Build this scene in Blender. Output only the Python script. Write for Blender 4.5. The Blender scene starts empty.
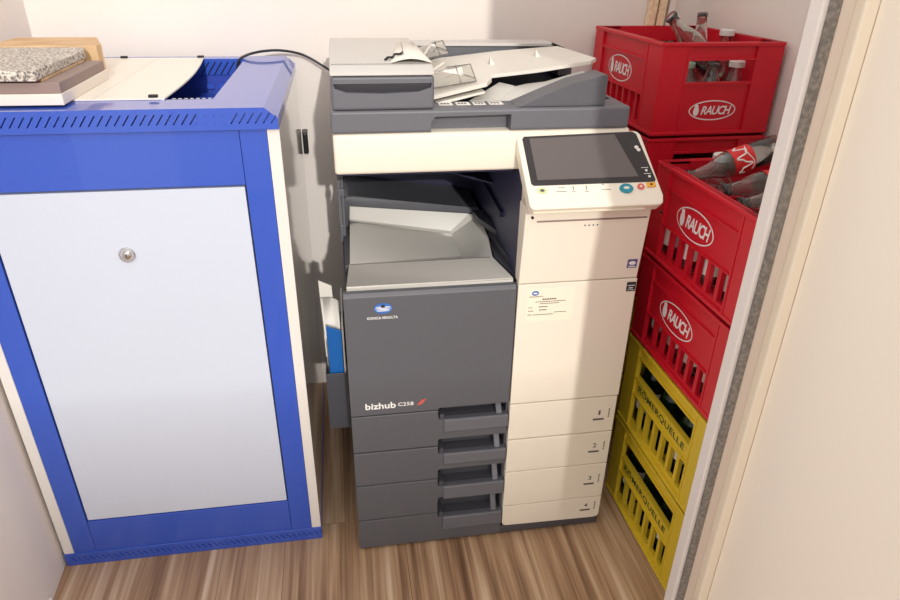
import bpy, bmesh, math, random
from mathutils import Vector, Matrix
random.seed(7)
SC = bpy.context.scene
COL = SC.collection
PI = math.pi

# ------------------------------------------------------------------ materials
def srgb(c):
    return tuple(((v/255)/12.92 if v/255 <= .04045 else ((v/255+.055)/1.055)**2.4) for v in c) + (1,)

def mat(name, c, rough=.5, metal=0, spec=.5, trans=0, ior=1.45, bump=0, bscale=300, vary=0, vscale=8, coat=0, alpha=1):
    m = bpy.data.materials.new(name); m.use_nodes = True
    nt = m.node_tree; b = nt.nodes['Principled BSDF']
    col = srgb(c)
    b.inputs['Base Color'].default_value = col
    b.inputs['Roughness'].default_value = rough
    b.inputs['Metallic'].default_value = metal
    b.inputs['Specular IOR Level'].default_value = spec
    b.inputs['Transmission Weight'].default_value = trans
    b.inputs['IOR'].default_value = ior
    b.inputs['Coat Weight'].default_value = coat
    b.inputs['Alpha'].default_value = alpha
    tc = nt.nodes.new('ShaderNodeTexCoord')
    if vary:
        n = nt.nodes.new('ShaderNodeTexNoise'); n.inputs['Scale'].default_value = vscale; n.inputs['Detail'].default_value = 5
        r = nt.nodes.new('ShaderNodeMix'); r.data_type = 'RGBA'
        r.inputs['A'].default_value = tuple(v*(1-vary) for v in col[:3])+(1,)
        r.inputs['B'].default_value = tuple(min(1, v*(1+vary)) for v in col[:3])+(1,)
        nt.links.new(tc.outputs['Object'], n.inputs['Vector'])
        nt.links.new(n.outputs['Fac'], r.inputs['Factor'])
        nt.links.new(r.outputs['Result'], b.inputs['Base Color'])
    if bump:
        n = nt.nodes.new('ShaderNodeTexNoise'); n.inputs['Scale'].default_value = bscale; n.inputs['Detail'].default_value = 3
        u = nt.nodes.new('ShaderNodeBump'); u.inputs['Strength'].default_value = bump; u.inputs['Distance'].default_value = .001
        nt.links.new(tc.outputs['Object'], n.inputs['Vector'])
        nt.links.new(n.outputs['Fac'], u.inputs['Height'])
        nt.links.new(u.outputs['Normal'], b.inputs['Normal'])
    return m

M = dict(
    wall=mat('wall_paint', (236, 228, 221), .85, bump=.25, bscale=220, vary=.015, vscale=3),
    wall_lit=mat('wall_paint_lit', (244, 236, 230), .85, bump=.25, bscale=220, vary=.015, vscale=3),  # same wall paint made lighter: brighter light on the left wall put into its colour
    frame_white=mat('frame_white', (232, 224, 218), .45, vary=.02, vscale=10),
    frame_beige=mat('frame_beige', (215, 200, 186), .5),
    frame_cream=mat('frame_cream', (238, 226, 206), .5),
    door_cream=mat('door_cream', (252, 242, 226), .55, vary=.02, vscale=2),
    blue=mat('blue_lacquer', (48, 86, 192), .34, coat=.75, bump=.08, bscale=500, vary=.03, vscale=6),
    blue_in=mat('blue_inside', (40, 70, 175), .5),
    greywhite=mat('pale_grey_lacquer', (204, 212, 228), .4, bump=.1, bscale=600, vary=.012, vscale=5),
    sidewhite=mat('white_side_lacquer', (232, 229, 224), .12, spec=1.0, coat=.6, vary=.01),
    sheet=mat('cream_sheet_metal', (238, 232, 220), .35, spec=.4),
    slot=mat('slot_black', (14, 18, 40), .8),
    chrome=mat('chrome', (215, 215, 218), .18, metal=1),
    cream=mat('copier_cream', (238, 230, 214), .45, bump=.12, bscale=700, vary=.01),
    dark=mat('copier_charcoal', (92, 93, 99), .42, spec=.5, bump=.12, bscale=800, vary=.02),
    dark2=mat('copier_slate', (76, 76, 82), .45, bump=.1, bscale=800),
    adf_dark=mat('feeder_slate', (104, 105, 112), .45, bump=.1, bscale=800),
    lid=mat('feeder_lid_grey', (200, 197, 192), .4, bump=.1, bscale=800),
    tray=mat('tray_grey', (210, 207, 200), .4, bump=.08, bscale=700),
    traylight=mat('tray_pale', (225, 220, 210), .4),
    navy=mat('inner_navy', (34, 34, 62), .5),
    navy2=mat('inner_plate', (58, 58, 84), .45),
    black=mat('black_plastic', (24, 24, 26), .4),
    screen_frame=mat('screen_frame', (54, 52, 54), .25),
    screen=mat('screen_glass', (98, 92, 92), .12, spec=.9),
    white=mat('print_white', (240, 240, 238), .5),
    ink=mat('print_grey', (96, 90, 88), .6),
    inkdark=mat('print_dark', (50, 48, 50), .6),
    paper=mat('paper', (236, 232, 224), .7),
    labelp=mat('label_paper', (244, 236, 216), .5),
    logo_blue=mat('logo_blue', (62, 112, 190), .4),
    logo_red=mat('logo_red', (206, 92, 88), .4),
    teal=mat('button_teal', (44, 140, 158), .3),
    coral=mat('button_coral', (218, 104, 92), .35),
    yellow=mat('button_yellow', (236, 172, 60), .35),
    green=mat('button_green', (206, 214, 160), .35),
    purple=mat('label_purple', (92, 84, 140), .4),
    clear=mat('clear_plastic', (225, 222, 214), .1, trans=.75, ior=1.2),
    red=mat('crate_red', (205, 24, 44), .38, bump=.15, bscale=200, vary=.05, vscale=12),
    yel=mat('crate_yellow', (220, 190, 48), .4, bump=.15, bscale=200, vary=.05, vscale=12),
    glass=mat('clear_glass', (240, 246, 243), .03, trans=.97, ior=1.45),
    gglass=mat('green_glass', (40, 84, 58), .04, trans=.85, ior=1.45),
    cap=mat('cap_white', (228, 226, 220), .35),
    capgreen=mat('cap_green', (150, 190, 170), .3, metal=.5),
    labelred=mat('label_red', (214, 44, 44), .4),
    bluepaper=mat('magazine_blue', (22, 98, 176), .35),
    holder=mat('holder_grey', (74, 76, 84), .45),
    cable=mat('cable_black', (42, 42, 46), .5),
    taupe=mat('taupe_board', (150, 130, 124), .6, vary=.06, vscale=20),
    whiteboard=mat('white_board', (236, 226, 216), .6, vary=.02),
    cork=mat('dark_text', (60, 78, 40), .6),
)

def rampmat(name, build, rough=.5):
    m = bpy.data.materials.new(name); m.use_nodes = True
    nt = m.node_tree; b = nt.nodes['Principled BSDF']; b.inputs['Roughness'].default_value = rough
    tc = nt.nodes.new('ShaderNodeTexCoord')
    build(nt, b, tc); return m

def ramp(nt, stops, interp='LINEAR'):
    r = nt.nodes.new('ShaderNodeValToRGB'); cr = r.color_ramp; cr.interpolation = interp
    while len(cr.elements) < len(stops): cr.elements.new(.5)
    for e, (p, c) in zip(cr.elements, stops): e.position = p; e.color = srgb(c)
    return r

def floor_nodes(nt, b, tc):
    L = nt.links.new
    mp = nt.nodes.new('ShaderNodeMapping'); L(tc.outputs['Object'], mp.inputs['Vector'])
    # planks
    br = nt.nodes.new('ShaderNodeTexBrick')
    mp2 = nt.nodes.new('ShaderNodeMapping'); mp2.inputs['Rotation'].default_value = (0, 0, PI/2); mp2.inputs['Location'].default_value = (.1, .035, 0)
    L(tc.outputs['Object'], mp2.inputs['Vector']); L(mp2.outputs['Vector'], br.inputs['Vector'])
    br.inputs['Scale'].default_value = 1; br.inputs['Brick Width'].default_value = .92; br.inputs['Row Height'].default_value = .148
    br.inputs['Mortar Size'].default_value = .0008; br.inputs['Color1'].default_value = (0, 0, 0, 1); br.inputs['Color2'].default_value = (1, 1, 1, 1)
    br.inputs['Mortar'].default_value = (.5, .5, .5, 1)
    # streaks
    def streak(sx, sy, detail, dist, seedmul):
        m = nt.nodes.new('ShaderNodeMapping'); m.inputs['Scale'].default_value = (sx, sy, 1)
        cmb = nt.nodes.new('ShaderNodeVectorMath'); cmb.operation = 'MULTIPLY_ADD'
        cmb.inputs[1].default_value = (seedmul, seedmul*2, 0)
        L(br.outputs['Color'], cmb.inputs[0]); L(tc.outputs['Object'], cmb.inputs[2])
        L(cmb.outputs[0], m.inputs['Vector'])
        n = nt.nodes.new('ShaderNodeTexNoise'); n.inputs['Scale'].default_value = 1; n.inputs['Detail'].default_value = detail
        n.inputs['Distortion'].default_value = dist
        L(m.outputs['Vector'], n.inputs['Vector']); return n
    a = streak(34, 1.4, 3, .5, .37); c = streak(130, 2.2, 4, .3, .21)
    mx = nt.nodes.new('ShaderNodeMix'); mx.data_type = 'FLOAT'; mx.inputs['Factor'].default_value = .33
    L(a.outputs['Fac'], mx.inputs['A']); L(c.outputs['Fac'], mx.inputs['B'])
    sh = nt.nodes.new('ShaderNodeMath'); sh.operation = 'MULTIPLY_ADD'; sh.inputs[1].default_value = .07
    L(br.outputs['Color'], sh.inputs[0]); L(mx.outputs['Result'], sh.inputs[2])
    r = ramp(nt, [(.34, (104, 76, 54)), (.44, (142, 109, 82)), (.52, (170, 136, 105)), (.60, (190, 158, 126)), (.70, (216, 190, 162))])
    L(sh.outputs[0], r.inputs['Fac'])
    fin = nt.nodes.new('ShaderNodeMix'); fin.data_type = 'RGBA'; fin.inputs['B'].default_value = srgb((84, 62, 46))
    ml = nt.nodes.new('ShaderNodeMath'); ml.operation = 'MULTIPLY'; ml.inputs[1].default_value = .6
    L(br.outputs['Fac'], ml.inputs[0]); L(ml.outputs[0], fin.inputs['Factor']); L(r.outputs['Color'], fin.inputs['A'])
    L(fin.outputs['Result'], b.inputs['Base Color'])
    bp = nt.nodes.new('ShaderNodeBump'); bp.inputs['Strength'].default_value = .15; bp.inputs['Distance'].default_value = .001
    L(c.outputs['Fac'], bp.inputs['Height']); L(bp.outputs['Normal'], b.inputs['Normal'])
M['floor'] = rampmat('wood_plank_floor', floor_nodes, .42)

def granite_nodes(nt, b, tc):
    L = nt.links.new
    n = nt.nodes.new('ShaderNodeTexNoise'); n.inputs['Scale'].default_value = 230; n.inputs['Detail'].default_value = 3
    L(tc.outputs['Object'], n.inputs['Vector'])
    r = ramp(nt, [(.36, (92, 88, 86)), (.46, (176, 168, 160)), (.56, (214, 206, 196)), (.72, (238, 232, 224))])
    L(n.outputs['Fac'], r.inputs['Fac']); L(r.outputs['Color'], b.inputs['Base Color'])
M['granite'] = rampmat('granite', granite_nodes, .7)

def wood_nodes(base, darkc, sx=60, sy=4):
    def f(nt, b, tc):
        L = nt.links.new
        m = nt.nodes.new('ShaderNodeMapping'); m.inputs['Scale'].default_value = (sx, sy, sx)
        L(tc.outputs['Object'], m.inputs['Vector'])
        n = nt.nodes.new('ShaderNodeTexNoise'); n.inputs['Scale'].default_value = 1; n.inputs['Detail'].default_value = 4
        L(m.outputs['Vector'], n.inputs['Vector'])
        r = ramp(nt, [(.35, darkc), (.65, base)]); L(n.outputs['Fac'], r.inputs['Fac']); L(r.outputs['Color'], b.inputs['Base Color'])
    return f
M['woodblock'] = rampmat('pine_block', wood_nodes((222, 190, 148), (190, 150, 104), 8, 60), .6)
M['woodthin'] = rampmat('tan_board', wood_nodes((205, 176, 142), (170, 136, 100), 8, 60), .6)
M['stick'] = rampmat('pale_stick_wood', wood_nodes((246, 222, 190), (226, 196, 158), 90, 90), .6)

def seal_nodes(nt, b, tc):
    L = nt.links.new
    n = nt.nodes.new('ShaderNodeTexNoise'); n.inputs['Scale'].default_value = 160; n.inputs['Detail'].default_value = 4
    L(tc.outputs['Object'], n.inputs['Vector'])
    r = ramp(nt, [(.38, (112, 105, 98)), (.66, (142, 134, 125))]); L(n.outputs['Fac'], r.inputs['Fac']); L(r.outputs['Color'], b.inputs['Base Color'])
    bp = nt.nodes.new('ShaderNodeBump'); bp.inputs['Strength'].default_value = .8; bp.inputs['Distance'].default_value = .002
    L(n.outputs['Fac'], bp.inputs['Height']); L(bp.outputs['Normal'], b.inputs['Normal'])
M['seal'] = rampmat('brush_seal', seal_nodes, .95)

# ------------------------------------------------------------------ mesh helpers
def BM(): return bmesh.new()

def add_box(bm, x0, x1, y0, y1, z0, z1, bev=0, seg=2, mtx=None):
    vs = [bm.verts.new((x, y, z)) for x in (x0, x1) for y in (y0, y1) for z in (z0, z1)]
    q = [(0, 1, 3, 2), (4, 6, 7, 5), (0, 4, 5, 1), (2, 3, 7, 6), (0, 2, 6, 4), (1, 5, 7, 3)]
    fs = [bm.faces.new([vs[i] for i in f]) for f in q]
    if bev:
        es = list({e for f in fs for e in f.edges})
        r = bmesh.ops.bevel(bm, geom=es, offset=bev, segments=seg, profile=.5, affect='EDGES')
        vs = list({v for f in r['faces'] for v in f.verts} | {v for v in vs if v.is_valid})
    if mtx is not None:
        bmesh.ops.transform(bm, matrix=mtx, verts=[v for v in vs if v.is_valid])
    return vs

def add_prism(bm, pts, axis, a, b, bev=0, seg=2, mtx=None):
    """pts: 2-D outline; axis the extrusion axis: 'x' pts=(y,z); 'y' pts=(x,z); 'z' pts=(x,y)"""
    def p3(p, t):
        return {'x': (t, p[0], p[1]), 'y': (p[0], t, p[1]), 'z': (p[0], p[1], t)}[axis]
    A = [bm.verts.new(p3(p, a)) for p in pts]; B = [bm.verts.new(p3(p, b)) for p in pts]
    fs = [bm.faces.new(A), bm.faces.new(list(reversed(B)))]
    n = len(pts)
    for i in range(n):
        fs.append(bm.faces.new([A[(i+1) % n], A[i], B[i], B[(i+1) % n]]))
    vs = A+B
    if bev:
        es = list({e for f in fs for e in f.edges})
        r = bmesh.ops.bevel(bm, geom=es, offset=bev, segments=seg, profile=.5, affect='EDGES')
        vs = list({v for f in r['faces'] for v in f.verts} | {v for v in vs if v.is_valid})
    if mtx is not None:
        bmesh.ops.transform(bm, matrix=mtx, verts=[v for v in vs if v.is_valid])
    bmesh.ops.recalc_face_normals(bm, faces=bm.faces[:])
    return vs

def add_lathe(bm, prof, n=24, mtx=None, closed=False):
    rings = []
    for r, z in prof:
        if r < 1e-6: rings.append([bm.verts.new((0, 0, z))])
        else: rings.append([bm.verts.new((r*math.cos(2*PI*i/n), r*math.sin(2*PI*i/n), z)) for i in range(n)])
    prs = list(zip(rings, rings[1:]))
    if closed: prs.append((rings[-1], rings[0]))
    for A, B in prs:
        for i in range(n):
            j = (i+1) % n
            if len(A) == 1 and len(B) == 1: continue
            if len(A) == 1: bm.faces.new((A[0], B[j], B[i]))
            elif len(B) == 1: bm.faces.new((A[i], A[j], B[0]))
            else: bm.faces.new((A[i], A[j], B[j], B[i]))
    vs = [v for r in rings for v in r]
    if mtx is not None: bmesh.ops.transform(bm, matrix=mtx, verts=vs)
    bmesh.ops.recalc_face_normals(bm, faces=bm.faces[:])
    return vs

def add_tube(bm, pts, r, n=8):
    pts = [Vector(p) for p in pts]; rings = []
    up = Vector((0, 0, 1))
    for i, p in enumerate(pts):
        t = (pts[min(i+1, len(pts)-1)]-pts[max(i-1, 0)]).normalized()
        s = t.cross(up)
        if s.length < 1e-3: s = t.cross(Vector((1, 0, 0)))
        s.normalize(); u = s.cross(t)
        rings.append([bm.verts.new(p+s*r*math.cos(2*PI*k/n)+u*r*math.sin(2*PI*k/n)) for k in range(n)])
    for A, B in zip(rings, rings[1:]):
        for k in range(n): bm.faces.new((A[k], A[(k+1) % n], B[(k+1) % n], B[k]))
    bm.faces.new(rings[0]); bm.faces.new(list(reversed(rings[-1])))
    bmesh.ops.recalc_face_normals(bm, faces=bm.faces[:])

def spline(pts, k=8):
    out = []; P = [Vector(p) for p in pts]
    for i in range(len(P)-1):
        a, b, c, d = P[max(i-1, 0)], P[i], P[i+1], P[min(i+2, len(P)-1)]
        for s in range(k):
            t = s/k
            out.append(.5*((2*b)+(-a+c)*t+(2*a-5*b+4*c-d)*t*t+(-a+3*b-3*c+d)*t**3))
    out.append(P[-1]); return out

def obj(name, bm, m, parent=None, smooth=False, loc=None):
    me = bpy.data.meshes.new(name); bm.to_mesh(me); bm.free()
    me.materials.append(m)
    if smooth:
        for p in me.polygons: p.use_smooth = True
        me.set_sharp_from_angle(angle=math.radians(38))
    o = bpy.data.objects.new(name, me); COL.objects.link(o)
    if parent: o.parent = parent
    if loc: o.location = loc
    return o

def tag(o, label, cat, group=None):
    o['label'] = label; o['category'] = cat
    if group: o['group'] = group
    return o

def thing(name, label, cat, loc=(0, 0, 0), rotz=0, group=None):
    o = bpy.data.objects.new(name, None); COL.objects.link(o); o.empty_display_size = .05
    o.location = loc; o.rotation_euler = (0, 0, rotz)
    return tag(o, label, cat, group)

def struct(name, bm, m, parent=None):
    o = obj(name, bm, m, parent)
    if parent is None: o['kind'] = 'structure'
    return o

def cut(o, cutter_bm):
    bmesh.ops.recalc_face_normals(cutter_bm, faces=cutter_bm.faces[:])
    me = bpy.data.meshes.new('cutter'); cutter_bm.to_mesh(me); cutter_bm.free()
    c = bpy.data.objects.new('cutter', me); COL.objects.link(c)
    par = o.parent; o.parent = None
    md = o.modifiers.new('b', 'BOOLEAN'); md.object = c; md.operation = 'DIFFERENCE'; md.solver = 'EXACT'
    bpy.context.view_layer.update()
    dg = bpy.context.evaluated_depsgraph_get()
    nm = bpy.data.meshes.new_from_object(o.evaluated_get(dg))
    old = o.data; o.modifiers.clear(); o.data = nm; bpy.data.meshes.remove(old)
    nm.name = o.name
    bpy.data.objects.remove(c); bpy.data.meshes.remove(me)
    o.parent = par
    return o

def frame_mtx(origin, right, up):
    r = Vector(right).normalized(); u = Vector(up).normalized(); n = r.cross(u)
    m = Matrix((r, u, n)).transposed().to_4x4(); m.translation = Vector(origin); return m

def text_bm(s, width, height=None, bold=0, shear=0, thick=.0004, bm=None, mtx=None, center=True, space=1.0):
    cu = bpy.data.curves.new('t', 'FONT'); cu.body = s; cu.size = 1; cu.offset = bold; cu.extrude = .01; cu.shear = shear
    cu.resolution_u = 3; cu.space_character = space
    o = bpy.data.objects.new('t', cu); COL.objects.link(o)
    bpy.context.view_layer.update()
    dg = bpy.context.evaluated_depsgraph_get()
    me = bpy.data.meshes.new_from_object(o.evaluated_get(dg))
    bpy.data.objects.remove(o); bpy.data.curves.remove(cu)
    xs = [v.co.x for v in me.vertices]; ys = [v.co.y for v in me.vertices]
    x0, x1, y0, y1 = min(xs), max(xs), min(ys), max(ys)
    sx = width/(x1-x0); sy = (height/(y1-y0)) if height else sx
    for v in me.vertices:
        v.co.x = (v.co.x-(x0+x1)/2 if center else v.co.x-x0)*sx
        v.co.y = (v.co.y-(y0+y1)/2 if center else v.co.y-y0)*sy
        v.co.z = thick if v.co.z > 0 else 0
    if mtx is not None: me.transform(mtx)
    b = bm or BM(); b.from_mesh(me); bpy.data.meshes.remove(me)
    return b

def add_ellipse(bm, cx, cy, rx, ry, th, mtx, inner=None, n=36, z0=0):
    """flat disc or ring of thickness th in the frame mtx"""
    O = [(cx+rx*math.cos(2*PI*i/n), cy+ry*math.sin(2*PI*i/n)) for i in range(n)]
    if inner is None:
        v = [bm.verts.new(mtx @ Vector((x, y, z0+th))) for x, y in O]; w = [bm.verts.new(mtx @ Vector((x, y, z0))) for x, y in O]
        bm.faces.new(v)
        for i in range(n): bm.faces.new((w[i], w[(i+1) % n], v[(i+1) % n], v[i]))
    else:
        I = [(cx+(rx-inner)*math.cos(2*PI*i/n), cy+(ry-inner)*math.sin(2*PI*i/n)) for i in range(n)]
        v = [bm.verts.new(mtx @ Vector((x, y, z0+th))) for x, y in O]; u = [bm.verts.new(mtx @ Vector((x, y, z0+th))) for x, y in I]
        w = [bm.verts.new(mtx @ Vector((x, y, z0))) for x, y in O]
        for i in range(n):
            j = (i+1) % n
            bm.faces.new((v[i], v[j], u[j], u[i])); bm.faces.new((w[i], w[j], v[j], v[i]))

def bx(*a, **k):
    b = BM(); add_box(b, *a, **k); return b

# ------------------------------------------------------------------ camera (solved from the photograph)
CX, CY, CZ = .0184, -1.1724, 1.3116
yaw, pit, rol, foc = .1661, .4839, .0167, 659.71
F = Vector((math.sin(yaw)*math.cos(pit), math.cos(yaw)*math.cos(pit), -math.sin(pit)))
R = Vector((math.cos(yaw), -math.sin(yaw), 0)); U = R.cross(F)
R2 = R*math.cos(rol)+U*math.sin(rol); U2 = -R*math.sin(rol)+U*math.cos(rol)
cd = bpy.data.cameras.new('camera'); cam = bpy.data.objects.new('camera', cd); COL.objects.link(cam)
mm = Matrix((R2, U2, -F)).transposed().to_4x4(); mm.translation = (CX, CY, CZ); cam.matrix_world = mm
cd.sensor_fit = 'HORIZONTAL'; cd.sensor_width = 36; cd.lens = foc/900*36; cd.clip_start = .01
SC.camera = cam

# ------------------------------------------------------------------ room
YB = .745; XL0, XL1 = -.693, -.735; XR = 1.065
FY = -2.75
b = BM(); add_prism(b, [(-.95, FY), (1.2, FY), (1.2, YB+.05), (-.95, YB+.05)], 'z', -.05, 0); struct('floor', b, M['floor'])
b = bx(-.9, XR+.1, YB, YB+.1, 0, 2.3); struct('wall_back', b, M['wall'])
b = BM(); add_prism(b, [(XL1, YB), (XL0, -.04), (-.676, -.55), (-.78, -.55), (-.83, YB)], 'z', 0, 2.3); struct('wall_left', b, M['wall_lit'])
b = bx(XR, XR+.1, -.36, YB, 0, 2.3); struct('wall_right', b, M['wall'])
b = BM(); add_prism(b, [(-.692, -.05), (-.676, -.55), (-.668, -.55), (-.684, -.05)], 'z', 0, .022, bev=.001); struct('baseboard_left', b, M['frame_white'])
# front wall stub, door frame and open door leaf at the right
b = bx(.70, XR+.1, -.46, -.36, 0, 2.2); struct('wall_front', b, M['wall'])
fr = struct('trim_1', bx(.589, .70, -.40, -.375, 0, 2.15, bev=.002), M['frame_white'])
fr['kind'] = 'structure'
obj('brush_seal', bx(.5955, .6105, -.408, -.399, 0, 2.15, bev=.004), M['seal'], fr)
obj('door_stop', bx(.610, .629, -.404, -.3995, 0, 2.15, bev=.001), M['frame_beige'], fr)
obj('casing', bx(.629, .6495, -.420, -.3995, 0, 2.15, bev=.003), M['frame_cream'], fr)
# leaf standing open towards the camera, along its own slight angle
dl = Vector((.6475, -.4195, 0)); de = Vector((.612, -1.16, 0)); dv = (de-dl); L = dv.length
dm = frame_mtx(dl, dv, Vector((0, 0, 1)).cross(dv.normalized()))
b = BM(); add_box(b, 0, L, .0, .04, 0.01, 2.1, bev=.002)
bmesh.ops.transform(b, matrix=dm, verts=b.verts[:]); dr = struct('door_1', b, M['door_cream'])

# unseen outer room wall, put behind the camera to shape the sunlight through its window
wx0, wx1, wz0, wz1 = -.95, 1.05, .85, 2.75
b = BM()
for a in ((-.95, 1.05, 0, wz0),):
    add_box(b, a[0], a[1], FY-.12, FY, a[2], a[3])
struct('wall_rear', b, M['wall'])
wf = BM()
for a in ((wx0, wx1, wz0, wz0+.03), (wx0, wx1, wz1-.03, wz1), (wx0, wx0+.03, wz0, wz1), (wx1-.03, wx1, wz0, wz1)):
    add_box(wf, a[0], a[1], FY-.08, FY-.03, a[2], a[3])
win = struct('window_1', wf, M['frame_white'])
for k in range(30):      # unseen slats added to fade the sunlight, closing towards the sill
    zc = .887+k*.019; hh_ = .0095*(1-k/30)**.8
    obj('fade_slat', bx(wx0+.03, wx1-.03, FY-.028, FY-.024, zc-hh_, zc+hh_), M['frame_white'], win)

# ------------------------------------------------------------------ blue cabinet
QX, QY = -.691, .057
cab = thing('machine_cabinet', 'large blue and pale grey metal cabinet at the left wall, slabs on top', 'cabinet', (QX, QY, 0))
W, D = .598, .635
def Q(x): return x-QX
def pq(x0, x1, y0, y1, z0, z1, **k): return bx(x0-QX, x1-QX, y0-QY, y1-QY, z0, z1, **k)
o = obj('plinth', pq(-.692, -.092, .055, .69, .0, .038, bev=.0015), M['blue'], cab)
cb = BM()
for i in range(44):
    x = .012+i*.0135
    add_prism(cb, [(x, .026), (x+.003, .026), (x+.013, .013), (x+.010, .013)], 'y', -.02, .0035)
cut(o, cb)
obj('side_panel', pq(-.691, -.669, .057, .69, .038, 1.028, bev=.001), M['sidewhite'], cab)
obj('side_panel', pq(-.115, -.093, .057, .69, .038, 1.028, bev=.001), M['sidewhite'], cab)
obj('rear_panel', pq(-.669, -.115, .68, .69, .038, 1.028), M['blue'], cab)
obj('front_post', pq(-.6685, -.6205, .0572, .075, .038, 1.0275, bev=.001), M['blue'], cab)
obj('front_post', pq(-.1635, -.1155, .0572, .075, .038, 1.0275, bev=.001), M['blue'], cab)
obj('bottom_rail', pq(-.6200, -.1642, .0578, .075, .038, .1325, bev=.001), M['blue'], cab)
obj('top_rail', pq(-.6200, -.1642, .0574, .075, .9245, 1.0278, bev=.001), M['blue'], cab)
pan = obj('front_panel', pq(-.6172, -.1668, .0590, .075, .1355, .9203, bev=.001), M['greywhite'], cab)
obj('inner_back', pq(-.6195, -.165, .0755, .079, .039, 1.0), M['slot'], cab)
lk = BM(); t = frame_mtx((Q(-.399), .0588-QY, .795), (1, 0, 0), (0, 0, 1))
add_lathe(lk, [(0, .0005), (.0155, .0005), (.0155, .003), (.0145, .0042), (.0125, .0042), (.0115, .0028), (.0085, .0028), (.008, .006), (.0065, .007), (0, .007)], 32, mtx=t)
l = obj('lock', lk, M['chrome'], pan, smooth=True)
obj('keyhole', bx(Q(-.4005), Q(-.3975), .0512-QY, .0519-QY, .7915, .7985), M['ink'], l)
# cap with slotted front and an opening
capb = BM()
add_prism(capb, [(Q(-.692), 1.0285), (Q(-.692), 1.048), (Q(-.67), 1.067), (Q(-.115), 1.067), (Q(-.0925), 1.048), (Q(-.0925), 1.0285)], 'y', .047-QY, .70-QY)
cap = obj('slotted_cap', capb, M['blue'], cab)
cb = BM()
add_box(cb, Q(-.645), Q(-.213), .131-QY, .655-QY, 1.0, 1.1); cut(cap, cb)
cb = BM()
i = 0; x = -.660
while x < -.10:
    if not (-.236 < x < -.176):
        a = Q(x)
        add_prism(cb, [(a, 1.0395), (a+.0028, 1.0395), (a+.0158, 1.0575), (a+.013, 1.0575)], 'y', .03-QY, .058-QY)
    x += .01385
cut(cap, cb)
cb = BM(); 
for i in range(4):
    for dz in (0, .012):
        add_lathe(cb, [(0, 0), (.0022, 0), (.0022, .002), (0, .002)], 10, mtx=frame_mtx((Q(-.232+i*.0155), .0485-QY, 1.041+dz), (1, 0, 0), (0, 0, 1)))
cut(cap, cb)
lin = BM()   # inner tub
add_box(lin, Q(-.655), Q(-.648), .12-QY, .665-QY, .80, 1.028); add_box(lin, Q(-.208), Q(-.2015), .12-QY, .665-QY, .80, 1.028)
add_box(lin, Q(-.648), Q(-.208), .12-QY, .126-QY, .80, 1.028); add_box(lin, Q(-.648), Q(-.208), .66-QY, .666-QY, .80, 1.028)
add_box(lin, Q(-.648), Q(-.208), .126-QY, .66-QY, .80, .806)
obj('inner_tub', lin, M['blue_in'], cab)
sl = BM()
for i in range(8):
    x = -.325+i*.0155
    add_prism(sl, [(Q(x), 1.030), (Q(x+.003), 1.030), (Q(x+.024), 1.060), (Q(x+.021), 1.060)], 'y', .6525-QY, .6545-QY)
obj('rear_slots', sl, M['slot'], cab)
bk = BM(); add_box(bk, Q(-.33), Q(-.2085), .50-QY, .655-QY, .90, .985, bev=.001)
add_box(bk, Q(-.345), Q(-.33), .62-QY, .655-QY, .90, .975)
for i in range(3): add_box(bk, Q(-.315+i*.03), Q(-.315+i*.03+.018), .648-QY, .655-QY, .995, 1.007)
obj('inner_bracket', bk, M['blue'], cab)
shb = BM()
n = 12
y0, y1 = .1285, .654
for dz in (0,):
    pts = [(-.646, y0), (-.300, y0)]
    for k in range(n+1):
        tt = k/n; pts.append((-.300-.016*tt+.012*math.sin(PI*tt), y0+(y1-y0)*tt))
    pts.append((-.646, y1))
    add_prism(shb, [(Q(px), py-QY) for px, py in pts], 'z', 1.0675, 1.0705)
sh = obj('top_sheet', shb, M['sheet'], cab)
lipb = BM()
pp = [(-.300-.016*(k/n)+.012*math.sin(PI*k/n), y0+(y1-y0)*k/n) for k in range(n+1)]
add_tube(lipb, [(Q(a), c-QY, 1.0685) for a, c in pp], .0028, 8)
obj('rolled_edge', lipb, M['sheet'], sh, smooth=True)
obj('seam', bx(Q(-.4195), Q(-.4185), y0-QY, y1-QY, 1.0705, 1.0707), M['lid'], sh)
for (x, y) in ((-.501, .652), (-.318, .137), (-.320, .653)):
    obj('clip', bx(Q(x-.008), Q(x+.008), y-.005-QY, y+.004-QY, 1.0705, 1.0755, bev=.001), M['black'], cab)
rimd = BM()
for i in range(7): add_box(rimd, Q(-.285+i*.0105), Q(-.279+i*.0105), .1335-QY, .1355-QY, 1.0675, 1.0682)
obj('rim_marks', rimd, M['white'], cab)

# ------------------------------------------------------------------ slabs on the cabinet
ZT = 1.0707
b = BM(); add_prism(b, [(-.672, .078), (-.449, .075), (-.452, .345), (-.672, .35)], 'z', ZT, ZT+.0190, bev=.0012)
tag(obj('sample_slab', b, M['whiteboard']), 'off-white slab lowest in the small pile on the blue cabinet', 'slab')
b = BM(); add_prism(b, [(-.674, .080), (-.4505, .078), (-.4535, .338), (-.674, .342)], 'z', ZT+.0192, ZT+.0370, bev=.0012)
tag(obj('sample_slab', b, M['taupe']), 'taupe brown slab lying on the off-white slab on the blue cabinet', 'slab')
b = BM(); add_prism(b, [(-.670, .090), (-.478, .088), (-.482, .318), (-.670, .322)], 'z', ZT+.0372, ZT+.0412, bev=.0005)
tag(obj('thin_board', b, M['woodthin']), 'thin tan wooden board between the taupe slab and the granite tile', 'board')
b = BM(); add_prism(b, [(-.676, .070), (-.479, .062), (-.486, .34), (-.496, .372), (-.676, .375)], 'z', ZT+.0414, ZT+.0585, bev=.002)
tag(obj('granite_tile', b, M['granite']), 'speckled grey granite tile topmost of the pile on the blue cabinet', 'tile')
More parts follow.
